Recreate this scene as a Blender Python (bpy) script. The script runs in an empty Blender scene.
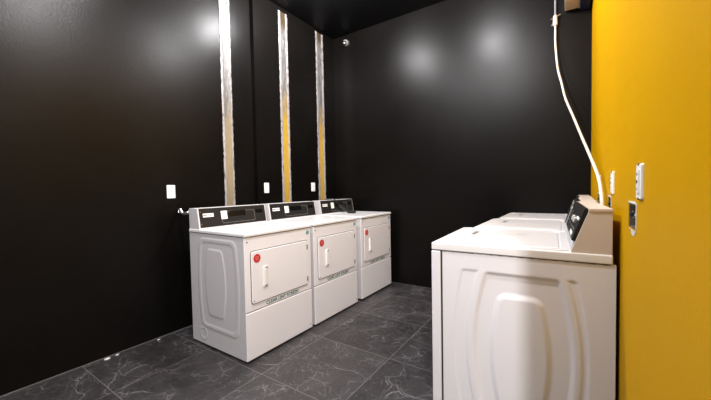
import bpy, bmesh, math, random
from mathutils import Vector, Matrix, noise
random.seed(4)
S = bpy.context.scene
COL = S.collection
# ------------------------------------------------------------------ room numbers (metres)
XL, XL2, XR, YB, YF, ZC = -2.86, -2.81, 0.168, 3.69, -2.4, 3.36
STEP_Y = 2.285
YE, XE = .50, 2.60      # the yellow wall ends here; the room widens to the right behind the camera

# ------------------------------------------------------------------ materials
def mat(name, col, rough=.5, metal=0, spec=.5, coat=0):
    m = bpy.data.materials.new(name); m.use_nodes = True
    b = m.node_tree.nodes['Principled BSDF']
    b.inputs['Base Color'].default_value = (*col, 1)
    b.inputs['Roughness'].default_value = rough
    b.inputs['Metallic'].default_value = metal
    b.inputs['Specular IOR Level'].default_value = spec
    b.inputs['Coat Weight'].default_value = coat
    return m
class N:
    """tiny node helper"""
    def __init__(s, m): s.t = m.node_tree; s.b = s.t.nodes['Principled BSDF']
    def n(s, kind, **kw):
        nd = s.t.nodes.new(kind)
        for k, v in kw.items(): setattr(nd, k, v)
        return nd
    def l(s, a, b): s.t.links.new(a, b)
    def math(s, op, a, b=None, c=None, clamp=False):
        nd = s.n('ShaderNodeMath', operation=op); nd.use_clamp = clamp
        for i, v in enumerate((a, b, c)):
            if v is None: continue
            if isinstance(v, (int, float)): nd.inputs[i].default_value = v
            else: s.l(v, nd.inputs[i])
        return nd.outputs[0]
    def sstep(s, v, a, b, lo=0, hi=1):
        nd = s.n('ShaderNodeMapRange', interpolation_type='SMOOTHSTEP')
        s.l(v, nd.inputs[0])
        for i, x in enumerate((a, b, lo, hi)): nd.inputs[i + 1].default_value = x
        return nd.outputs[0]
    def mix(s, f, a, b):
        nd = s.n('ShaderNodeMix', data_type='RGBA')
        if isinstance(f, (int, float)): nd.inputs[0].default_value = f
        else: s.l(f, nd.inputs[0])
        for i, v in ((6, a), (7, b)):
            if isinstance(v, tuple): nd.inputs[i].default_value = (*v, 1)
            else: s.l(v, nd.inputs[i])
        return nd.outputs[2]
    def noise(s, vec, scale, detail=2, rough=.5, dist=0):
        nd = s.n('ShaderNodeTexNoise'); nd.inputs['Scale'].default_value = scale
        nd.inputs['Detail'].default_value = detail; nd.inputs['Roughness'].default_value = rough
        nd.inputs['Distortion'].default_value = dist
        s.l(vec, nd.inputs['Vector']); return nd.outputs['Fac']
    def bump(s, h, strength, dist):
        nd = s.n('ShaderNodeBump'); nd.inputs['Strength'].default_value = strength
        nd.inputs['Distance'].default_value = dist
        s.l(h, nd.inputs['Height']); s.l(nd.outputs[0], s.b.inputs['Normal'])

def paint(name, col, rough, bump, col2=None, spec=.5):
    m = mat(name, col, rough, spec=spec); k = N(m)
    g = k.n('ShaderNodeNewGeometry').outputs['Position']
    n1 = k.noise(g, 90, 3); n2 = k.noise(g, 1.7, 3)
    if col2: k.l(k.mix(k.sstep(n2, .35, .65), col, col2), k.b.inputs['Base Color'])
    r = k.math('MULTIPLY_ADD', n2, .08, rough - .04); k.l(r, k.b.inputs['Roughness'])
    k.bump(n1, bump, .004)
    return m
M = {}
M['black_wall'] = paint('black_wall_paint', (.0030, .0025, .0023), .325, .22, (.0038, .0032, .0029), spec=.13)
M['ceiling'] = paint('black_ceiling_paint', (.0028, .0028, .0032), .45, .2, spec=.2)
M['yellow'] = paint('yellow_wall_paint', (.50, .262, .0006), .55, .10, (.52, .275, .0008), spec=.03)
M['rear_wall'] = paint('rear_wall_paint', (.22, .21, .20), .6, .1)
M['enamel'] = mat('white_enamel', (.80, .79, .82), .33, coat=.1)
M['enamel_shaded'] = mat('white_enamel_shaded', (.60, .58, .59), .4)  # same white enamel, darkened in colour for the shaded dryer sides
M['lid'] = mat('white_glossy_enamel', (.82, .81, .82), .25, coat=.2)
M['beige'] = mat('almond_enamel', (.64, .56, .49), .4)
M['gap'] = mat('dark_gap', (.03, .028, .026), .7)
M['panel'] = mat('black_control_panel', (.012, .011, .0095), .48, spec=.25)
M['screen'] = mat('dark_display', (.004, .004, .004), .2)
M['trimgrey'] = mat('grey_print', (.20, .19, .18), .4)
M['white'] = mat('white_plastic', (.82, .82, .80), .4)
M['sticker'] = mat('white_sticker', (.85, .84, .82), .55)
M['red'] = mat('red_sticker', (.50, .010, .012), .5)
M['teal'] = mat('teal_sticker', (.02, .26, .22), .5)
M['tealtext'] = mat('teal_lettering', (.003, .13, .12), .5, spec=.2)
M['darktext'] = mat('dark_lettering', (.06, .06, .06), .5)
M['chrome'] = mat('bright_metal', (.75, .75, .76), .22, 1)
M['steel'] = mat('galvanized_steel', (.20, .17, .14), .45, .8)
M['rubber'] = mat('black_rubber', (.01, .01, .01), .5)
M['navy'] = mat('navy_plastic', (.006, .015, .07), .45)
M['cream'] = mat('cream_plastic', (.50, .43, .36), .5)
M['hose'] = mat('white_hose', (.78, .74, .66), .35)
M['wire'] = mat('grey_wire', (.22, .22, .24), .4)
M['lens'] = mat('dark_lens', (.006, .006, .01), .1)
M['chip'] = mat('plaster_chip', (.6, .58, .55), .8)
M['grout'] = mat('wall_caulk', (.07, .067, .065), .8)
M['slot'] = mat('dark_slot', (.02, .02, .02), .5)
em = mat('lamp_glass', (.9, .9, .9), .4); M['lampglass'] = em
em.node_tree.nodes['Principled BSDF'].inputs['Emission Color'].default_value = (1, .96, .92, 1)
em.node_tree.nodes['Principled BSDF'].inputs['Emission Strength'].default_value = 6

# dark marble tile: 0.63 x 0.62 m grid, pale grout, white veins differing tile by tile
def tile_mat():
    m = mat('dark_marble_tile', (.05, .05, .05), .3); k = N(m)
    g = k.n('ShaderNodeNewGeometry').outputs['Position']
    sx = k.n('ShaderNodeSeparateXYZ'); k.l(g, sx.inputs[0])
    u = k.math('DIVIDE', k.math('ADD', sx.outputs[0], 1.70 + 6.3), .63)
    v = k.math('DIVIDE', k.math('ADD', sx.outputs[1], -1.37 + 6.2), .62)
    def edge(a):
        f = k.math('FRACT', a)
        return k.math('SUBTRACT', .5, k.math('ABSOLUTE', k.math('SUBTRACT', f, .5)))
    d = k.math('MINIMUM', edge(u), edge(v))
    grout = k.sstep(d, .0016, .0045, 1, 0)
    cid = k.n('ShaderNodeCombineXYZ'); k.l(k.math('FLOOR', u), cid.inputs[0]); k.l(k.math('FLOOR', v), cid.inputs[1])
    wn = k.n('ShaderNodeTexWhiteNoise', noise_dimensions='3D'); k.l(cid.outputs[0], wn.inputs[0])
    off = k.n('ShaderNodeVectorMath', operation='MULTIPLY_ADD'); k.l(wn.outputs['Color'], off.inputs[0])
    off.inputs[1].default_value = (30, 30, 30); k.l(g, off.inputs[2])
    P = off.outputs[0]
    # distortion of the vein field
    nz = k.n('ShaderNodeTexNoise'); nz.inputs['Scale'].default_value = 2.4; nz.inputs['Detail'].default_value = 5
    k.l(P, nz.inputs['Vector'])
    dd = k.n('ShaderNodeVectorMath', operation='MULTIPLY_ADD'); k.l(nz.outputs['Color'], dd.inputs[0])
    dd.inputs[1].default_value = (.26, .26, .26); k.l(P, dd.inputs[2])
    def veins(scale, w, lo, hi, ms):
        vo = k.n('ShaderNodeTexVoronoi', feature='DISTANCE_TO_EDGE'); vo.inputs['Scale'].default_value = scale
        k.l(dd.outputs[0], vo.inputs['Vector'])
        line = k.sstep(vo.outputs['Distance'], 0, w, 1, 0)
        return k.math('MULTIPLY', line, k.sstep(k.noise(P, ms, 2), lo, hi))
    v1 = veins(2.2, .007, .52, .62, 3.0)
    v2 = k.math('MULTIPLY', veins(6.0, .016, .50, .62, 5.0), .8)
    v3 = k.math('MULTIPLY', veins(15., .030, .49, .62, 9.0), .6)
    vn = k.math('MAXIMUM', k.math('MAXIMUM', v1, v2), v3)
    cloud = k.noise(P, 5, 5, .65)
    base = k.mix(k.sstep(cloud, .3, .7), (.021, .0188, .020), (.037, .0335, .035))
    tv = k.math('MULTIPLY_ADD', wn.outputs['Value'], .5, .75)
    bc = k.n('ShaderNodeVectorMath', operation='SCALE'); k.l(base, bc.inputs[0]); k.l(tv, bc.inputs['Scale'])
    c = k.mix(k.math('MULTIPLY', vn, .58), bc.outputs[0], (.30, .29, .295))
    sp = k.sstep(k.noise(P, 48, 5, .8), .53, .70)
    c = k.mix(k.math('MULTIPLY', sp, .35), c, (.2, .195, .195))
    c = k.mix(k.math('MULTIPLY', grout, .8), c, (.17, .16, .158))
    k.l(c, k.b.inputs['Base Color'])
    k.l(k.sstep(cloud, .2, .8, .36, .5), k.b.inputs['Roughness'])
    k.bump(k.math('SUBTRACT', k.math('MULTIPLY', cloud, .12), grout), .25, .003)
    return m
M['floor'] = tile_mat()

# bare strip in the wall: white ragged plaster edges, glare painted silver and brown on the upper part, old yellow paint lower in the middle
def strip_mat(name, ytop, yellow, amount):
    m = mat(name, (.6, .6, .6), .35); k = N(m)
    tc = k.n('ShaderNodeTexCoord').outputs['Object']
    sx = k.n('ShaderNodeSeparateXYZ'); k.l(tc, sx.inputs[0])
    g = k.n('ShaderNodeNewGeometry').outputs['Position']
    mp = k.n('ShaderNodeMapping'); mp.inputs['Scale'].default_value = (1, 1, .22); k.l(g, mp.inputs[0])
    n1 = k.noise(mp.outputs[0], 40, 5, .7); n2 = k.noise(g, 9, 3)
    nz = k.math('MULTIPLY', k.math('SUBTRACT', n1, .5), .03)
    z = k.math('MULTIPLY_ADD', n2, .5, sx.outputs[2])
    silver = k.mix(k.sstep(n1, .4, .65), (.11, .107, .105), (.21, .205, .205))  # silver tones put the glare of the upper strip into the colour
    core = k.mix(k.math('MULTIPLY', k.sstep(z, ytop, ytop + .5, 1, 0), amount), silver, yellow)
    core = k.mix(k.sstep(z, 3.28, 3.52), core, (.06, .042, .025))  # brown end of the painted glare
    e = k.math('ADD', k.math('ABSOLUTE', sx.outputs[1]), nz)
    c = k.mix(k.sstep(e, .034, .045), core, (.33, .32, .32))
    dk = k.math('MULTIPLY', k.sstep(k.noise(mp.outputs[0], 60, 4, .8), .50, .58), k.sstep(e, .036, .05))
    c = k.mix(k.math('MULTIPLY', dk, .8), c, (.06, .05, .05))
    k.l(c, k.b.inputs['Base Color'])
    k.l(k.sstep(z, 1.9, 2.4, 0, .2), k.b.inputs['Metallic'])
    k.bump(n1, .5, .006)
    return m

# ------------------------------------------------------------------ mesh helpers
def obj(name, bm, m, parent=None, loc=None, smooth=False):
    me = bpy.data.meshes.new(name); bmesh.ops.recalc_face_normals(bm, faces=bm.faces[:])
    bm.to_mesh(me); bm.free()
    if isinstance(m, (list, tuple)):
        for x in m: me.materials.append(x)
    else: me.materials.append(m)
    if smooth:
        for p in me.polygons: p.use_smooth = True
        try: me.set_sharp_from_angle(angle=math.radians(35))
        except Exception: pass
    o = bpy.data.objects.new(name, me); COL.objects.link(o)
    if smooth and len(me.polygons) < 3000:
        wn = o.modifiers.new('wn', 'WEIGHTED_NORMAL'); wn.keep_sharp = True
    if parent: o.parent = parent
    if loc: o.location = loc
    return o
def empty(name, loc, rz=0):
    o = bpy.data.objects.new(name, None); COL.objects.link(o); o.empty_display_size = .1
    o.location = loc; o.rotation_euler = (0, 0, rz); return o
def tag(o, label, cat, group=None):
    o['label'] = label; o['category'] = cat
    if group: o['group'] = group
    return o
def struct(name, bm, m, **k):
    o = obj(name, bm, m, **k); o['kind'] = 'structure'; return o
def box(bm, a, b, bev=0, seg=2):
    t = bmesh.new(); bmesh.ops.create_cube(t, size=1)
    for v in t.verts:
        v.co = Vector(((a[i] + b[i]) / 2 + v.co[i] * (b[i] - a[i]) for i in range(3)))
    if bev: bmesh.ops.bevel(t, geom=t.edges[:], offset=bev, segments=seg, affect='EDGES', profile=.5)
    join(bm, t); return bm
def join(bm, t, mtx=None):
    me = bpy.data.meshes.new('t')
    if mtx is not None: bmesh.ops.transform(t, matrix=mtx, verts=t.verts)
    t.to_mesh(me); t.free(); bm.from_mesh(me); bpy.data.meshes.remove(me)
def B(a, b, bev=0, seg=2): return box(bmesh.new(), a, b, bev, seg)
def prism(pts, axis, a, b, bev=0):
    """extrude a 2-D outline along axis (0 x,1 y,2 z); pts are the two other coordinates in order"""
    bm = bmesh.new()
    def P(p, t):
        c = list(p); c.insert(axis, t); return bm.verts.new(c)
    v0 = [P(p, a) for p in pts]; v1 = [P(p, b) for p in pts]
    bm.faces.new(v0); bm.faces.new(v1[::-1]); n = len(pts)
    for i in range(n): bm.faces.new((v0[i], v0[(i + 1) % n], v1[(i + 1) % n], v1[i]))
    bmesh.ops.recalc_face_normals(bm, faces=bm.faces[:])
    if bev: bmesh.ops.bevel(bm, geom=bm.edges[:], offset=bev, segments=2, affect='EDGES', profile=.5)
    return bm
def cyl(p0, p1, r, r2=None, seg=24, bev=0):
    p0, p1 = Vector(p0), Vector(p1); d = p1 - p0
    t = bmesh.new()
    bmesh.ops.create_cone(t, cap_ends=True, segments=seg, radius1=r, radius2=r if r2 is None else r2, depth=d.length)
    if bev: bmesh.ops.bevel(t, geom=[e for e in t.edges if len(e.link_faces) == 2 and any(len(f.verts) > 4 for f in e.link_faces)], offset=bev, segments=2, affect='EDGES')
    q = d.to_track_quat('Z', 'Y').to_matrix().to_4x4()
    bmesh.ops.transform(t, matrix=Matrix.Translation((p0 + p1) / 2) @ q, verts=t.verts)
    return t
def tube(pts, r, seg=10, sub=8, rfun=None):
    """smooth tube through points (Catmull-Rom)"""
    P = [Vector(p) for p in pts]; Q = [P[0] * 2 - P[1]] + P + [P[-1] * 2 - P[-2]]; C = []
    for i in range(1, len(Q) - 2):
        for s in range(sub):
            t = s / sub
            C.append(.5 * ((2 * Q[i]) + (Q[i + 1] - Q[i - 1]) * t + (2 * Q[i - 1] - 5 * Q[i] + 4 * Q[i + 1] - Q[i + 2]) * t * t + (3 * Q[i] - Q[i - 1] - 3 * Q[i + 1] + Q[i + 2]) * t ** 3))
    C.append(P[-1]); bm = bmesh.new(); rings = []; up = Vector((.31, .2, .93))
    for i, c in enumerate(C):
        d = (C[min(i + 1, len(C) - 1)] - C[max(i - 1, 0)]).normalized()
        a = d.cross(up); a = a.normalized() if a.length > 1e-4 else Vector((1, 0, 0)); b = d.cross(a)
        rr = r * (rfun(i) if rfun else 1)
        rings.append([bm.verts.new(c + rr * (a * math.cos(2 * math.pi * k / seg) + b * math.sin(2 * math.pi * k / seg))) for k in range(seg)])
    for A, D in zip(rings, rings[1:]):
        for k in range(seg): bm.faces.new((A[k], A[(k + 1) % seg], D[(k + 1) % seg], D[k]))
    bm.faces.new(rings[0]); bm.faces.new(rings[-1][::-1]); return bm
def rrect(w, h, r, n=5):
    out = []
    for cx, cy, a0 in ((w/2 - r, h/2 - r, 0), (-w/2 + r, h/2 - r, 90), (-w/2 + r, -h/2 + r, 180), (w/2 - r, -h/2 + r, 270)):
        for i in range(n + 1):
            a = math.radians(a0 + 90 * i / n); out.append((cx + r * math.cos(a), cy + r * math.sin(a)))
    return out
def ring(w, h, r, t, d):
    """rounded rectangular outline bar in XY, thickness t inward, height d in Z"""
    bm = bmesh.new(); o = rrect(w, h, r); i_ = rrect(w - 2*t, h - 2*t, max(r - t, .001))
    L = [[bm.verts.new((*p, z)) for p in q] for q, z in ((o, 0), (o, d), (i_, d), (i_, 0))]; n = len(o)
    for a in range(4):
        A, D = L[a], L[(a + 1) % 4]
        for k in range(n): bm.faces.new((A[k], A[(k + 1) % n], D[(k + 1) % n], D[k]))
    return bm
def text_bm(body, size, ext=.0004, align='CENTER', bold=0.0):
    c = bpy.data.curves.new('t', 'FONT'); c.body = body; c.size = size; c.extrude = ext; c.align_x = align; c.align_y = 'CENTER'; c.resolution_u = 2; c.offset = bold
    o = bpy.data.objects.new('t', c); me = bpy.data.meshes.new_from_object(o)
    bm = bmesh.new(); bm.from_mesh(me); bpy.data.meshes.remove(me); bpy.data.objects.remove(o); bpy.data.curves.remove(c)
    return bm
def frame(origin, ux, uy):
    """matrix taking local XY(Z out) to a plane in space"""
    ux, uy = Vector(ux).normalized(), Vector(uy).normalized(); uz = ux.cross(uy)
    m = Matrix((ux, uy, uz)).transposed().to_4x4(); m.translation = Vector(origin); return m
def xf(bm, m): bmesh.ops.transform(bm, matrix=m, verts=bm.verts); return bm

def smooth01(x): x = max(0, min(1, x)); return x * x * (3 - 2 * x)
def barrel(x, z, cx, zb, zt, hw, bulge, rad):
    """signed distance-like value, positive inside a barrel outline with rounded corners"""
    zc, hh = (zb + zt) / 2, (zt - zb) / 2; s = (z - zc) / hh
    w = hw * (1 - bulge * s * s) if abs(s) < 1.3 else hw * .5
    dx, dz = w - abs(x - cx), hh - abs(z - zc)
    if dx < rad and dz < rad:
        return rad - math.hypot(rad - dx, rad - dz)
    return min(dx, dz)
def relief_panel(x0, x1, z0, z1, nx, nz, y, thick, hfun, outward=-1):
    """pressed sheet metal panel facing -y (or +y): a grid displaced by hfun(x,z)"""
    bm = bmesh.new(); G = []
    for j in range(nz + 1):
        row = []
        for i in range(nx + 1):
            x = x0 + (x1 - x0) * i / nx; z = z0 + (z1 - z0) * j / nz
            row.append(bm.verts.new((x, y + outward * hfun(x, z), z)))
        G.append(row)
    for j in range(nz):
        for i in range(nx): bm.faces.new((G[j][i], G[j][i+1], G[j+1][i+1], G[j+1][i]))
    yb = y - outward * thick
    loop = G[0] + [G[j][nx] for j in range(1, nz + 1)] + [G[nz][i] for i in range(nx - 1, -1, -1)] + [G[j][0] for j in range(nz - 1, 0, -1)]
    bk = [bm.verts.new((v.co.x, yb, v.co.z)) for v in loop]; n = len(loop)
    for i in range(n): bm.faces.new((loop[i], loop[(i+1) % n], bk[(i+1) % n], bk[i]))
    bm.faces.new(bk)
    return bm
def copy_tree(o, parent=None):
    c = o.copy(); COL.objects.link(c)
    if parent: c.parent = parent
    for ch in [x for x in COL.objects if x.parent == o]: copy_tree(ch, c)
    return c

# ------------------------------------------------------------------ room shell
T = .12
struct('floor', B((XL - T, YF - T, -.1), (XE + T, YB + T, 0)), M['floor'])
struct('ceiling', B((XL - T, YF - T, ZC), (XE + T, YB + T, ZC + .1)), M['ceiling'])
struct('wall_left', prism([(XL - T, YF), (XL, YF), (XL, STEP_Y), (XL2, STEP_Y + .004), (XL2, YB), (XL - T, YB)], 2, 0, ZC), M['black_wall'])
struct('wall_back', B((XL - T, YB, 0), (XR + T, YB + T, ZC)), M['black_wall'])
struct('wall_front', B((XL - T, YF - T, 0), (XE + T, YF, ZC)), M['rear_wall'])
struct('wall_side', B((XE, YF, 0), (XE + T, YE + T, ZC)), M['rear_wall'])
struct('wall_return', B((XR + T, YE, 0), (XE, YE + T, ZC)), M['rear_wall'])
# right wall: a thick slab with three real openings for the water boxes
HZ0, HZ1 = 1.078, 1.16
HY = [(1.262, 1.402), (1.955, 2.085), (2.665, 2.795)]
bm = bmesh.new()
ys = [YE] + [y for h in HY for y in h] + [YB]; zs = [0, HZ0, HZ1, ZC]
for i in range(len(ys) - 1):
    for j in range(3):
        if j == 1 and i % 2 == 1: continue
        f = bm.faces.new([bm.verts.new((XR, *p)) for p in ((ys[i], zs[j]), (ys[i+1], zs[j]), (ys[i+1], zs[j+1]), (ys[i], zs[j+1]))])
bmesh.ops.remove_doubles(bm, verts=bm.verts, dist=1e-5)
r = bmesh.ops.extrude_face_region(bm, geom=bm.faces[:])
bmesh.ops.translate(bm, vec=(T, 0, 0), verts=[v for v in r['geom'] if isinstance(v, bmesh.types.BMVert)])
struct('wall_right', bm, M['yellow'])
# narrow uneven caulk line at the foot of the left and back walls
bm = bmesh.new(); n = 160
vs = []
for i in range(n + 1):
    y = -0.5 + (YB + .5) * i / n; x0 = XL if y < STEP_Y else XL2
    w = .003 + .003 * noise.noise(Vector((y * 9, 0, 0)))
    vs.append([bm.verts.new((x0 - .001, y, 0)), bm.verts.new((x0 + w, y, 0.001)), bm.verts.new((x0 + w * .6, y, .006)), bm.verts.new((x0 - .001, y, .009))])
for a, b in zip(vs, vs[1:]):
    for k in range(3): bm.faces.new((a[k], b[k], b[k+1], a[k+1]))
struct('trim_1', bm, M['grout'])

# ------------------------------------------------------------------ dryers (face +x); local origin bottom centre
DW, DD, DL = .685, .70, .925
def dryer(name):
    t = empty(name, (0, 0, 0))
    hx, hy = DD / 2, DW / 2
    bz = .018
    # cabinet: slightly inset core so that the front panels and the pressed side sit on it
    obj('cabinet', B((-hx, -hy + .006, bz), (hx - .012, hy - .001, DL - .03), .003), M['enamel_shaded'], t, smooth=True)
    def h(x, z):
        v = 0
        d = barrel(x, z, .02, .155, .865, .262, .12, .05); v += .0035 * smooth01(d / .006)
        d = barrel(x, z, .02, .185, .835, .225, .12, .04); v -= .003 * smooth01(d / .006)
        d = barrel(x, z, -.01, .262, .785, .135, .30, .03); v += .004 * smooth01(d / .006)
        r = math.hypot(x + .19, z - .10); v += .003 * math.exp(-((r - .045) / .006) ** 2)
        return v
    obj('side_panel', relief_panel(-hx, hx - .012, bz, DL - .03, 120, 150, -hy + .003, .004, h), M['enamel_shaded'], t, smooth=True)
    # front faces
    sp = .360
    obj('lower_panel', B((hx - .014, -hy, bz), (hx, hy, sp - .003), .006, 3), M['enamel'], t, smooth=True)
    obj('upper_panel', B((hx - .014, -hy, sp + .004), (hx - .001, hy, DL - .031), .005, 3), M['enamel'], t, smooth=True)
    # door: rounded slab with dark outline gap
    dw, dh = .585, .375; dy, dz = .002, .603
    F = frame((hx - .001, dy, dz), (0, 1, 0), (0, 0, 1))
    obj('door_seam', xf(ring(dw + .010, dh + .010, .022, .0055, .0009), F), M['gap'], t)
    bm = bmesh.new(); o = rrect(dw, dh, .018); p = [bm.verts.new((*q, 0)) for q in o]; q2 = [bm.verts.new((*q, .006)) for q in o]
    q3 = [bm.verts.new((q[0] * .985, q[1] * .98, .0095)) for q in o]
    nn = len(o)
    for A, D in ((p, q2), (q2, q3)):
        for k in range(nn): bm.faces.new((A[k], A[(k+1) % nn], D[(k+1) % nn], D[k]))
    bm.faces.new(q3); bm.faces.new(p[::-1])
    door = obj('door', xf(bm, F), M['enamel'], t, smooth=True)
    hf = hx + .0085
    # recessed grip: raised bezel and bar, shade at the cup ends painted as dark blocks
    hyc, hzc = -.172, .592
    bm = xf(ring(.040, .150, .008, .007, .009), frame((hf, hyc, hzc), (0, 1, 0), (0, 0, 1)))
    box(bm, (hf - .002, hyc - .018, hzc - .064), (hf + .014, hyc + .007, hzc + .064), .004)
    hd = obj('handle', bm, M['white'], door, smooth=True)
    for s in (-1, 1):
        obj('handle_end_shade', B((hf - .001, hyc + (.002 if s > 0 else -.004), hzc + s * .066 - .005), (hf + .0105, hyc + .016 if s > 0 else hyc + .012, hzc + s * .066 + .005), .001), M['gap'], hd)
    for z in (.735, .463):
        obj('hinge', B((hf - .004, hyc + .45, z - .020), (hf + .004, hyc + .4585, z + .020), .001), M['slot'], door)
    obj('screw', cyl((hf - .001, -.274, .435), (hf + .0012, -.274, .435), .004, seg=10), M['slot'], door)
    # round red sticker, teal sticker, lettering
    st = obj('warning_sticker', cyl((hf, -.243, .738), (hf + .0016, -.243, .738), .031, seg=32), M['red'], door); st['label'] = 'round red sticker'
    bm = bmesh.new()
    for k, (w, zz) in enumerate(((.030, .750), (.036, .738), (.026, .726))):
        box(bm, (hf + .0012, -.243 - w/2, zz - .002), (hf + .0020, -.243 + w/2, zz + .002))
    o = obj('sticker_print', bm, mat('sticker_print_pink', (.75, .30, .26), .5) if 'pk' not in M else M['pk'], st); M.setdefault('pk', o.data.materials[0])
    st = obj('round_decal', cyl((hx - .001, .302, .858), (hx + .001, .302, .858), .017, seg=24), M['teal'], t); st['label'] = 'round teal decal'
    obj('decal_mark', xf(text_bm('S', .030), frame((hx + .0012, .302, .858), (0, 1, 0), (0, 0, 1))), M['sticker'], st)
    lt = obj('lint_notice', xf(text_bm('CLEAR LINT SCREEN', .036, bold=.0007), frame((hx - .0002, .006, .386), (0, 1, 0), (0, 0, 1))), M['tealtext'], t)
    # stretch lettering to the printed width
    xs = [v.co.y for v in lt.data.vertices]; w = max(xs) - min(xs)
    for v in lt.data.vertices: v.co.y = .006 + (v.co.y - (max(xs) + min(xs)) / 2) * .335 / w
    lt['label'] = 'teal lettering reading clear lint screen'
    for (y, z) in ((-.318, .862), (.318, .052)):
        obj('screw', cyl((hx - .002, y, z), (hx + .0012, y, z), .0055, seg=12), M['slot'], t)
    # worktop
    obj('top_panel', B((-hx, -hy - .003, DL - .026), (hx + .010, hy + .003, DL), .007, 3), M['lid'], t, smooth=True)
    obj('top_seam', B((-hx + .01, -hy + .004, DL - .031), (hx - .004, hy - .004, DL - .024)), M['gap'], t)
    # console
    cz = 1.090; xb = -hx; prof = [(xb + .002, DL - .001), (xb + .150, DL - .001), (xb + .145, DL + .008), (xb + .118, cz - .004), (xb + .112, cz), (xb + .002, cz)]
    pr = [(a, b) for a, b in prof]
    con = obj('console', xf(prism(pr, 1, -hy + .004, hy - .004, .002), Matrix()), M['enamel_shaded'], t, smooth=True)
    A, D = Vector((xb + .1445, 0, DL + .010)), Vector((xb + .1178, 0, cz - .005))
    up = (D - A); L = up.length
    F = frame((A + D) / 2, (0, 1, 0), up)
    cp = obj('control_panel', xf(box(bmesh.new(), (-hy + .016, -L/2, -.002), (hy - .014, L/2 + .003, .004), .001), F), M['panel'], con)
    obj('panel_outline', xf(xf(ring(.335, .098, .014, .0025, .0008), Matrix.Translation((.035, -.008, .004))), F), M['trimgrey'], cp)
    obj('display', xf(B((-.068, -.006, .003), (.105, .042, .0052), .001), F), M['screen'], cp)
    obj('display', xf(B((.215, .004, .003), (.295, .040, .0052), .001), F), M['screen'], cp)
    pl = obj('price_label', xf(B((-.138, -.022, .003), (-.082, .048, .0052)), F), M['sticker'], cp); pl['label'] = 'white price label'
    bm = bmesh.new()
    for k in range(3): box(bm, (-.130, -.012 + .019 * k, .0050), (-.092 - .008 * (k % 2), -.007 + .019 * k, .0056))
    obj('label_print', xf(bm, F), M['trimgrey'], pl)
    bd = obj('badge', xf(B((-.298, .006, .003), (-.205, .036, .0052), .001), F), M['sticker'], cp); bd['label'] = 'pale maker badge'
    obj('badge_lettering', xf(text_bm('MAYTAG', .0215, bold=.0006), F @ Matrix.Translation((-.2515, .021, .0055))), M['darktext'], bd)
    for z in (-.05, .05):
        obj('screw', xf(cyl((-.318, z, .003), (-.318, z, .0055), .004, seg=10), F), M['chrome'], cp)
    # rear duct collar and feet
    obj('exhaust_collar', cyl((-hx - .05, 0, .10), (-hx + .01, 0, .10), .05), M['steel'], t, smooth=True)
    for sx in (-1, 1):
        for sy in (-1, 1):
            obj('foot', cyl((sx * (hx - .06), sy * (hy - .05), 0), (sx * (hx - .06), sy * (hy - .05), .03), .02), M['rubber'], t)
    return t
XF = -1.869
D1 = dryer('dryer')
DG = 'white front loading dryers along the left wall'
spots = [1.388 + DW/2, 2.110 + DW/2, 2.880 + DW/2]
labs = ['white dryer nearest the camera in the left row, its embossed side panel fully visible',
        'white dryer standing in the middle of the row of three against the left black wall',
        'white dryer at the far end of the left row, black cable over its console']
for i, y in enumerate(spots):
    o = D1 if i == 0 else copy_tree(D1)
    o.location = (XF - DD/2, y, 0)
    tag(o, labs[i], 'dryer', DG)

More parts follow.
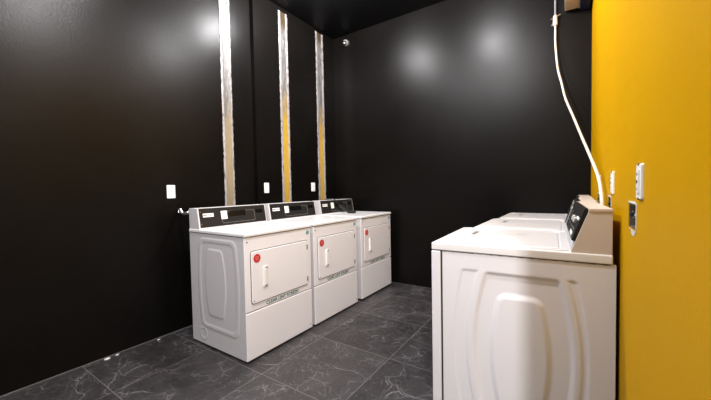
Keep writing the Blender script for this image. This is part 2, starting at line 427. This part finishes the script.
# ------------------------------------------------------------------ washers (face -x); local origin: near front bottom corner
WW, WL, WC = .685, .945, 1.1225
def washer(WD):
    t = empty('washer', (0, 0, 0))
    zb = .02
    obj('cabinet', B((.004, .036, zb), (WD + .008, WW, WL - .045), .004), M['enamel'], t, smooth=True)
    def h(x, z):
        d1 = barrel(x, z, .385, .08, .824, .280, .15, .018)
        d2 = barrel(x, z, .405, .08, .824, .240, .22, .018)
        d3 = barrel(x, z, .407, .08, .822, .208, .27, .018)
        d4 = barrel(x, z, .402, .16, .730, .132, .30, .045)
        v = -.004 * smooth01(d1 / .014)
        v += .0045 * smooth01(d2 / .014)
        v -= .010 * smooth01(d3 / .020)
        v += .010 * smooth01(d4 / .030)
        return v
    obj('side_panel', relief_panel(.052, WD + .010, zb, WL - .044, 150, 190, .006, .022, h), M['enamel'], t, smooth=True)
    obj('front_panel', B((-.001, .000, zb), (.047, WW, WL - .046), .006, 3), M['enamel'], t, smooth=True)
    obj('seam', B((.044, .004, zb + .01), (.055, .010, WL - .046)), M['gap'], t)
    obj('top_seam', B((.006, .006, WL - .048), (WD - .006, WW - .006, WL - .038)), M['gap'], t)
    # top with stepped edge
    obj('top_panel', B((0, 0, WL - .042), (WD, WW, WL - .004), .006, 3), M['lid'], t, smooth=True)
    LW = WD - .170
    F = frame((.022 + LW/2, WW/2, WL - .0045), (1, 0, 0), (0, 1, 0))
    bm = xf(ring(LW, WW - .035, .03, .022, .004), F)
    lid = obj('lid', bm, M['lid'], t, smooth=True)
    bm = bmesh.new(); o = rrect(LW - .065, WW - .115, .03, 6)
    q = [[bm.verts.new((a[0] * s, a[1] * s, z)) for a in o] for s, z in ((1, 0), (1, .003), (.985, .0055))]; nn = len(o)
    for A, D in zip(q, q[1:]):
        for k in range(nn): bm.faces.new((A[k], A[(k+1) % nn], D[(k+1) % nn], D[k]))
    bm.faces.new(q[-1]); bm.faces.new(q[0][::-1])
    obj('lid_panel', xf(bm, F), M['lid'], lid, smooth=True)
    gm = bmesh.new(); box(gm, (.125, .33, WL + .0005), (.150, .47, WL + .0020), .0005)
    obj('lid_grip', gm, M['trimgrey'], lid)
    bm = bmesh.new()
    for k in range(9):
        x = .172 + .017 * k; box(bm, (x, .40 + .03 * (k % 2), WL + .0008), (x + .0175, .47 - .02 * (k % 3), WL + .0014))
    obj('lid_lettering', bm, M['lidprint'], lid)
    obj('lid_emblem', B((.355, .42, WL + .0008), (.410, .46, WL + .0014)), M['lidprint'], lid)
    # console housing
    xb = WD - .002; c0, c1 = WD - .141, WD - .078; prof = [(c0, WL - .006), (c1, WC - .006), (c1 + .006, WC), (xb - .006, WC), (xb, WC - .006), (xb, WL - .006)]
    con = obj('console', prism(prof, 1, .006, WW - .004, .002), M['beige'], t, smooth=True)
    obj('console_cap', B((c1 - .002, .002, WC - .012), (xb + .002, WW - .001, WC + .003), .004), M['beige'], con, smooth=True)
    A, D = Vector((c0 + .003, WW/2, WL - .002)), Vector((c1 - .0005, WW/2, WC - .008)); up = D - A; L = up.length
    F = frame((A + D) / 2, (0, -1, 0), up)
    obj('lower_plate', xf(B((-WW/2 + .02, -L/2 + .004, -.002), (WW/2 - .02, -L/2 + .05, .003), .001), F), M['steelp'], con)
    q = .016
    cp = obj('control_panel', xf(B((-WW/2 + .012, -L/2 + .045, -.002), (WW/2 - .012, L/2 + .008, q), .004), F), M['panel'], con, smooth=True)
    obj('panel_rib', xf(B((-WW/2 + .02, -.004, q - .001), (WW/2 - .03, .002, q + .004), .001), F), M['gloss'], cp)
    obj('selector_bar', xf(B((WW/2 - .16, .040, q - .001), (WW/2 - .04, .050, q + .003), .001), F), M['sticker'], cp)
    for k in range(5):
        obj('button', xf(cyl((.02 + .05 * k, .030, q - .001), (.02 + .05 * k, .030, q + .010), .012, seg=16, bev=.002), F), M['white'] if k % 2 else M['trimgrey'], cp, smooth=True)
    obj('display', xf(B((-.19, .014, q - .001), (-.06, .055, q + .002), .002), F), M['screen'], cp)
    obj('coin_slot', xf(B((-.30, -.035, q - .001), (-.215, .050, q + .012), .003), F), M['chrome'], cp, smooth=True)
    obj('badge', xf(B((.12, -.036, q - .001), (.25, -.020, q + .0015), .001), F), M['sticker'], cp)
    for sx in (.06, WD - .06):
        for sy in (.06, WW - .06):
            obj('foot', cyl((sx, sy, 0), (sx, sy, .03), .02), M['rubber'], t)
    return t
M['gloss'] = mat('glossy_black_trim', (.02, .02, .02), .15)
M['lidprint'] = mat('grey_lid_print', (.42, .42, .43), .5)
M['steelp'] = mat('grey_plate', (.46, .46, .48), .35)
WG = 'white top loading washers along the yellow wall'
W1 = washer(.735); W1.location = (-.589, 1.569, 0); W1.rotation_euler = (0, 0, .036)
tag(W1, 'white washing machine nearest the camera beside the yellow wall, large embossed side in view', 'washing machine', WG)
W2 = washer(.690); W2.location = (-.553, 2.297, 0); W2.rotation_euler = (0, 0, 0)
tag(W2, 'white washing machine in the middle of the right row, just beyond the nearest one', 'washing machine', WG)
W3 = washer(.670); W3.location = (-.520, 2.996, 0); W3.rotation_euler = (0, 0, 0)
tag(W3, 'white washing machine farthest along the right row, against the back black wall', 'washing machine', WG)

# ------------------------------------------------------------------ bare vertical strips on the left wall
def strip(x, yc, w, z0, z1, m, label):
    bm = bmesh.new(); n = 170; rows = []
    hw = w / 2
    for j in range(n + 1):
        z = z0 + (z1 - z0) * j / n
        l = -hw + .006 * noise.noise(Vector((z * 22, yc * 7, 1))) + .004 * noise.noise(Vector((z * 70, yc, 5)))
        r = hw + .006 * noise.noise(Vector((z * 22, yc * 7, 9))) + .004 * noise.noise(Vector((z * 70, yc, 15)))
        cs = [(l, -.001), (l, .005), (l + .012, .009), (l + .028, .006), (l + .036, .002), (r - .036, .002), (r - .028, .006), (r - .012, .009), (r, .005), (r, -.001)]
        rows.append([bm.verts.new((d + .0015 * noise.noise(Vector((z * 40, y * 40, 3))) * (d > 0), y, z)) for y, d in cs])
    for a, b in zip(rows, rows[1:]):
        for k in range(9): bm.faces.new((a[k], a[k+1], b[k+1], b[k]))
    bm.faces.new(rows[0]); bm.faces.new(rows[-1][::-1])
    for v in bm.verts: v.co.z += 0
    o = obj('wall_strip', bm, m, loc=(x, yc, 0), smooth=True)
    return tag(o, label, 'bare wall strip', 'unpainted vertical strips down the left wall')
strip(XL, 1.976, .116, .92, ZC, strip_mat('pale_strip', 2.0, (.27, .21, .12), .8), 'pale whitish bare strip on the left wall behind the nearest dryer, running out of the picture')
strip(XL2, 2.715, .140, .92, 3.31, strip_mat('yellow_strip', 2.25, (.46, .28, .03), .95), 'bare wall strip with the broadest yellow core, behind the middle dryer')
strip(XL2, 3.375, .150, .92, 3.325, strip_mat('narrow_yellow_strip', 2.15, (.48, .29, .04), .9), 'bare wall strip closest to the back corner, rising behind the farthest dryer')

# ------------------------------------------------------------------ outlets
def outlet(origin, ux, label, group, kind='duplex', w=.070, h=.115):
    """wall plate; ux = direction of its width, it faces ux x up"""
    F = frame(origin, ux, (0, 0, 1))
    t = empty('outlet', origin)
    inv = Matrix.Translation(-Vector(origin))
    G = inv @ F
    bm = bmesh.new(); o = rrect(w, h, .006)
    q = [[bm.verts.new((a[0] * s, a[1] * s, z)) for a in o] for s, z in ((1, 0), (1, .003), (.95, .006))]; nn = len(o)
    for A, D in zip(q, q[1:]):
        for k in range(nn): bm.faces.new((A[k], A[(k+1) % nn], D[(k+1) % nn], D[k]))
    bm.faces.new(q[-1]); bm.faces.new(q[0][::-1])
    obj('cover_plate', xf(bm, G), M['white'], t, smooth=True)
    if kind == 'duplex':
        for s in (-1, 1):
            rc = obj('receptacle', xf(cyl((0, s * .0195, .005), (0, s * .0195, .0085), .0165, seg=20), G), M['white'], t, smooth=True)
            bm = bmesh.new()
            for dx in (-.006, .006): box(bm, (dx - .0012, s * .0195 - .003, .008), (dx + .0012, s * .0195 + .006, .0090))
            join(bm, cyl((0, s * .0195 - .009, .008), (0, s * .0195 - .009, .0090), .0025, seg=10))
            obj('socket_slots', xf(bm, G), M['slot'], rc)
        obj('screw', xf(cyl((0, 0, .005), (0, 0, .0078), .003, seg=10), G), M['steel'], t)
    else:
        rc = obj('receptacle', xf(B((-.0165, -.034, .004), (.0165, .034, .0095), .002), G), M['white'], t, smooth=True)
        bm = bmesh.new()
        for s in (-1, 1):
            for dx in (-.006, .006): box(bm, (dx - .0014, s * .021 - .004, .0085), (dx + .0014, s * .021 + .004, .0100))
        box(bm, (-.010, -.004, .0085), (.010, .004, .0103))
        obj('socket_slots', xf(bm, G), M['slot'], rc)
        for s in (-1, 1): obj('screw', xf(cyl((0, s * .048, .004), (0, s * .048, .0078), .0035, seg=10), G), M['slot'], t)
    return tag(t, label, 'outlet', group)
OG = 'white outlets on the left black wall'
outlet((XL, 1.400, 1.228), (0, 1, 0), 'white outlet on the black wall left of the nearest dryer console', OG)
outlet((XL2, 2.406, 1.252), (0, 1, 0), 'white outlet on the black wall between the first and second bare strips', OG, w=.066)
outlet((XL2, 3.186, 1.258), (0, 1, 0), 'white outlet on the black wall just left of the bare strip nearest the corner', OG)
RG = 'white outlets on the yellow wall'
outlet((XR, 1.192, 1.228), (0, -1, 0), 'largest looking white outlet on the yellow wall, above the first open wall box', RG, 'deco', w=.080, h=.100)
outlet((XR, 1.878, 1.228), (0, -1, 0), 'white outlet in the middle of the three on the yellow wall', RG, 'deco', w=.095, h=.105)
outlet((XR, 2.610, 1.228), (0, -1, 0), 'white outlet on the yellow wall farthest from the camera, behind the white hose', RG, 'deco', w=.095, h=.105)

# open rough boxes in the yellow wall
def wall_box(y0, y1, label):
    t = empty('open_wall_box', (XR, (y0 + y1) / 2, HZ0)); iv = Matrix.Translation((-XR, -(y0 + y1) / 2, -HZ0))
    bm = bmesh.new(); d = .055
    e = .003
    box(bm, (XR + d, y0 + e, HZ0 + e), (XR + d + .002, y1 - e, HZ1 - e))
    for a, b in (((y0 + e, HZ0 + e), (y0 + e + .003, HZ1 - e)), ((y1 - e - .003, HZ0 + e), (y1 - e, HZ1 - e)), ((y0 + e, HZ0 + e), (y1 - e, HZ0 + e + .003)), ((y0 + e, HZ1 - e - .003), (y1 - e, HZ1 - e))):
        box(bm, (XR + .001, a[0], a[1]), (XR + d, b[0], b[1]))
    obj('box_shell', xf(bm, iv), M['steel'], t)
    # ragged plaster rim
    bm = bmesh.new(); P = []
    pts = []
    for k in range(16): pts.append((y0 + (y1 - y0) * k / 16, HZ0, 0, -1))
    for k in range(10): pts.append((y1, HZ0 + (HZ1 - HZ0) * k / 10, 1, 0))
    for k in range(16): pts.append((y1 - (y1 - y0) * k / 16, HZ1, 0, 1))
    for k in range(10): pts.append((y0, HZ1 - (HZ1 - HZ0) * k / 10, -1, 0))
    i0, o0 = [], []
    for (y, z, a, b) in pts:
        w = .004 + random.random() * .005 + (.012 if b < 0 and y > y0 + .02 and y < y1 - .05 else 0)
        i0.append(bm.verts.new((XR - .002, y, z))); o0.append(bm.verts.new((XR - .0008, y + a * w, z + b * w)))
    nn = len(pts)
    for k in range(nn): bm.faces.new((i0[k], i0[(k+1) % nn], o0[(k+1) % nn], o0[k]))
    obj('plaster_rim', xf(bm, iv), M['chip'], t)
    ym = (y0 + y1) / 2
    v = obj('water_valve', xf(cyl((XR + .05, ym + .03, HZ0 + .045), (XR + .004, ym + .03, HZ0 + .045), .013), iv), M['chrome'], t, smooth=True)
    obj('valve_handle', xf(B((XR - .004, ym + .012, HZ0 + .038), (XR + .006, ym + .048, HZ0 + .052), .002), iv), M['rubber'], v)
    obj('drain_pipe', xf(cyl((XR + .028, ym - .032, HZ0 + .004), (XR + .028, ym - .032, HZ0 + .06), .018), iv), M['white'], t, smooth=True)
    return tag(t, label, 'wall box', 'open boxes cut into the yellow wall')
wall_box(*HY[0], 'open metal lined hole in the yellow wall below the nearest white outlet')
wall_box(*HY[1], 'small open hole in the yellow wall right beside the foot of the white hose')
wall_box(*HY[2], 'farthest open hole in the yellow wall, mostly behind the washer consoles')

# ------------------------------------------------------------------ white hose with clamp and thin wire above
t = empty('drain_hose', (.125, 2.14, .93)); iv = Matrix.Translation((-.125, -2.14, -.93))
path = [(-.117, 3.655, 2.78), (-.116, 3.65, 2.69), (-.114, 3.62, 2.56), (-.094, 3.55, 2.315), (-.060, 3.43, 2.13), (-.030, 3.28, 1.96), (.022, 3.06, 1.765), (.074, 2.78, 1.556), (.122, 2.45, 1.352), (.140, 2.26, 1.245), (.146, 2.14, 1.125), (.144, 2.12, 1.02), (.142, 2.12, .93)]
obj('tube', xf(tube(path, .0085, 12), iv), M['hose'], t, smooth=True)
cl = obj('clamp', xf(cyl((-.117, 3.655, 2.745), (-.117, 3.655, 2.84), .021, .017, bev=.003), iv), M['chip'], t, smooth=True)
obj('clamp_screw', xf(cyl((-.155, 3.65, 2.812), (-.075, 3.65, 2.838), .006, seg=10), iv), M['chrome'], cl)
obj('clamp_screw', xf(cyl((-.150, 3.648, 2.755), (-.110, 3.648, 2.750), .006, seg=10), iv), M['chrome'], cl)
obj('wire', xf(tube([(-.117, 3.658, 2.82), (-.119, 3.660, 3.05), (-.117, 3.662, 3.2), (-.118, 3.662, ZC)], .008, 8), iv), M['wire'], t, smooth=True)
tag(t, 'thin white hose hanging from the ceiling and curving down behind the right washers', 'hose')

# ------------------------------------------------------------------ beige and navy box in the top right corner
t = empty('wall_fixture', (.05, YB, 2.85)); iv = Matrix.Translation((-.05, -YB, -2.85))
prof = [(3.44, 3.16), (3.44, 2.885), (3.455, 2.865), (3.49, 2.856), (3.66, 2.856), (YB, 2.88), (YB, 3.16)]
obj('housing', xf(prism(prof, 0, -.040, .066, .006), iv), M['cream'], t, smooth=True)
obj('slot', xf(B((.046, 3.436, 2.89), (.056, 3.442, 3.14)), iv), M['slot'], t)
obj('end_strip', xf(B((.062, 3.446, 2.862), (.078, YB, 3.16), .003), iv), M['cream'], t, smooth=True)
obj('side_module', xf(B((.080, 3.455, 2.835), (.150, YB, 3.16), .006), iv), M['navy'], t, smooth=True)
tag(t, 'cream and navy box fixed high in the corner beside the yellow wall', 'wall fixture')

# ------------------------------------------------------------------ security camera high on the back wall
c = Vector((-2.565, YB, 3.235)); t = empty('security_camera', c)
obj('mount', cyl((0, 0, 0), (0, -.022, 0), .050, bev=.004), M['gloss'], t, smooth=True)
bm = bmesh.new(); bmesh.ops.create_uvsphere(bm, u_segments=28, v_segments=16, radius=.042); bmesh.ops.translate(bm, vec=(0, -.040, 0), verts=bm.verts)
hd = obj('housing', bm, M['trimgrey'], t, smooth=True)
dr = Vector((.42, -.86, -.36)).normalized(); p0 = Vector((0, -.040, 0))
ln = obj('lens', cyl(p0 + dr * .02 + Vector((-.010, 0, 0)), p0 + dr * .050 + Vector((-.010, 0, 0)), .031, .026, bev=.002), M['lens'], hd, smooth=True)
obj('lens_ring', cyl(p0 + dr * .048 + Vector((-.010, 0, 0)), p0 + dr * .053 + Vector((-.010, 0, 0)), .009), M['white'], ln, smooth=True)
tag(t, 'small white round security camera high on the back wall near the left corner', 'camera')

# ------------------------------------------------------------------ silver flexible connector, cable on the far dryer
bm = tube([(XL + .001, 1.465, 1.050), (-2.83, 1.458, 1.068), (-2.77, 1.44, 1.048), (-2.71, 1.43, 1.040), (-2.64, 1.425, 1.052), (-2.59, 1.425, 1.050), (-2.578, 1.43, 1.05)], .012, 10, 14, rfun=lambda i: 1 + .28 * math.sin(i * 1.6))
o = obj('flexible_connector', bm, M['chrome'], smooth=True); tag(o, 'silver corrugated flexible connector from the black wall to the back of the nearest dryer', 'connector')
t = empty('power_cable', (-2.36, 3.25, .925)); iv = Matrix.Translation((2.36, -3.25, -.925))
obj('cord', xf(tube([(-2.582, 3.12, .96), (-2.582, 3.13, 1.07), (-2.560, 3.14, 1.098), (-2.50, 3.16, 1.102), (-2.448, 3.18, 1.092), (-2.415, 3.24, 1.00), (-2.395, 3.30, .945), (-2.34, 3.33, .933), (-2.28, 3.26, .932), (-2.23, 3.22, .932)], .006, 8), iv), M['rubber'], t, smooth=True)
obj('plug', xf(cyl((-2.425, 3.235, 1.020), (-2.375, 3.320, .955), .030, .022, bev=.003), iv), M['rubber'], t, smooth=True)
obj('plug', xf(B((-2.262, 3.180, .9255), (-2.172, 3.245, .962), .006), iv), M['rubber'], t, smooth=True)
tag(t, 'black cable with plug draped over the console of the farthest dryer', 'cable')

# ------------------------------------------------------------------ crumbs of plaster at the foot of the left wall
k = 0
for (y, dx, s, lab) in ((.885, .03, .012, 'largest white plaster chip on the floor at the foot of the left wall'), (.95, .022, .008, 'smaller plaster crumb on the floor by the left wall, just beyond the larger chip'), (1.24, .03, .008, 'tiny plaster crumb on the floor by the left wall, closest to the nearest dryer')):
    bm = bmesh.new(); bmesh.ops.create_icosphere(bm, subdivisions=2, radius=s)
    for v in bm.verts: v.co = Vector((v.co.x, v.co.y * 1.6, max(v.co.z * .5, -s * .3))) * (1 + .4 * noise.noise(v.co * 90))
    mz = min(v.co.z for v in bm.verts)
    for v in bm.verts: v.co.z -= mz
    o = obj('plaster_chip', bm, M['chip'], loc=(XL + dx, y, 0)); tag(o, lab, 'debris', 'plaster crumbs along the left wall')

# ------------------------------------------------------------------ ceiling lamps (all above the frame) and their light
LAMPS = [(-2.0, 2.42, 130), (-.90, 2.38, 130), (-1.8, .95, 75), (-.90, .95, 165), (-1.45, -.75, 55), (.57, -.80, 430)]
names = ['far left', 'far right', 'near left', 'near right', 'rear', 'side']
lab = {'far left': 'round ceiling lamp above the middle dryer', 'far right': 'round ceiling lamp over the aisle beside the middle washer',
       'near left': 'round ceiling lamp over the floor left of the nearest dryer', 'near right': 'round ceiling lamp over the floor in front of the nearest washer',
       'rear': 'round ceiling lamp behind the camera position, on the left', 'side': 'round ceiling lamp behind the camera, where the room widens past the yellow wall'}
proto = None
for (x, y, pw), nm in zip(LAMPS, names):
    if proto is None:
        proto = empty('ceiling_lamp', (x, y, ZC))
        obj('canopy', cyl((0, 0, -.025), (0, 0, 0), .065, .075, bev=.004), M['white'], proto, smooth=True)
        bm = bmesh.new(); bmesh.ops.create_uvsphere(bm, u_segments=24, v_segments=12, radius=.045)
        for v in bm.verts: v.co.z = v.co.z * .4 - .027
        obj('diffuser', bm, M['lampglass'], proto, smooth=True); o = proto
    else:
        o = copy_tree(proto); o.location = (x, y, ZC)
    tag(o, lab[nm], 'lamp', 'round ceiling lamps')
    L = bpy.data.lights.new('lamp_light', 'POINT'); L.energy = pw; L.color = (1, .975, .985); L.shadow_soft_size = .05
    lo = bpy.data.objects.new('lamp_light', L); COL.objects.link(lo); lo.location = (x, y, ZC - .10)

w = bpy.data.worlds.new('World'); S.world = w; w.use_nodes = True
w.node_tree.nodes['Background'].inputs[0].default_value = (.02, .02, .02, 1)

# ------------------------------------------------------------------ camera
cam = bpy.data.cameras.new('Camera'); cam.sensor_width = 36; cam.lens = 318.57 / 711 * 36; cam.clip_start = .01
co = bpy.data.objects.new('Camera', cam); COL.objects.link(co)
R = Vector((.83045887, .55675498, -.0190249)); U = Vector((-.0035956, .03950736, .99921281)); F = Vector((-.55706834, .82973674, -.03481111))
m = Matrix((R, U, -F)).transposed().to_4x4(); m.translation = Vector((0, 0, 1.2226)); co.matrix_world = m
S.camera = co
S.view_settings.view_transform = 'Standard'; S.view_settings.look = 'None'; S.view_settings.gamma = 1
S.view_settings.use_curve_mapping = False; S.view_settings.exposure = 0.0
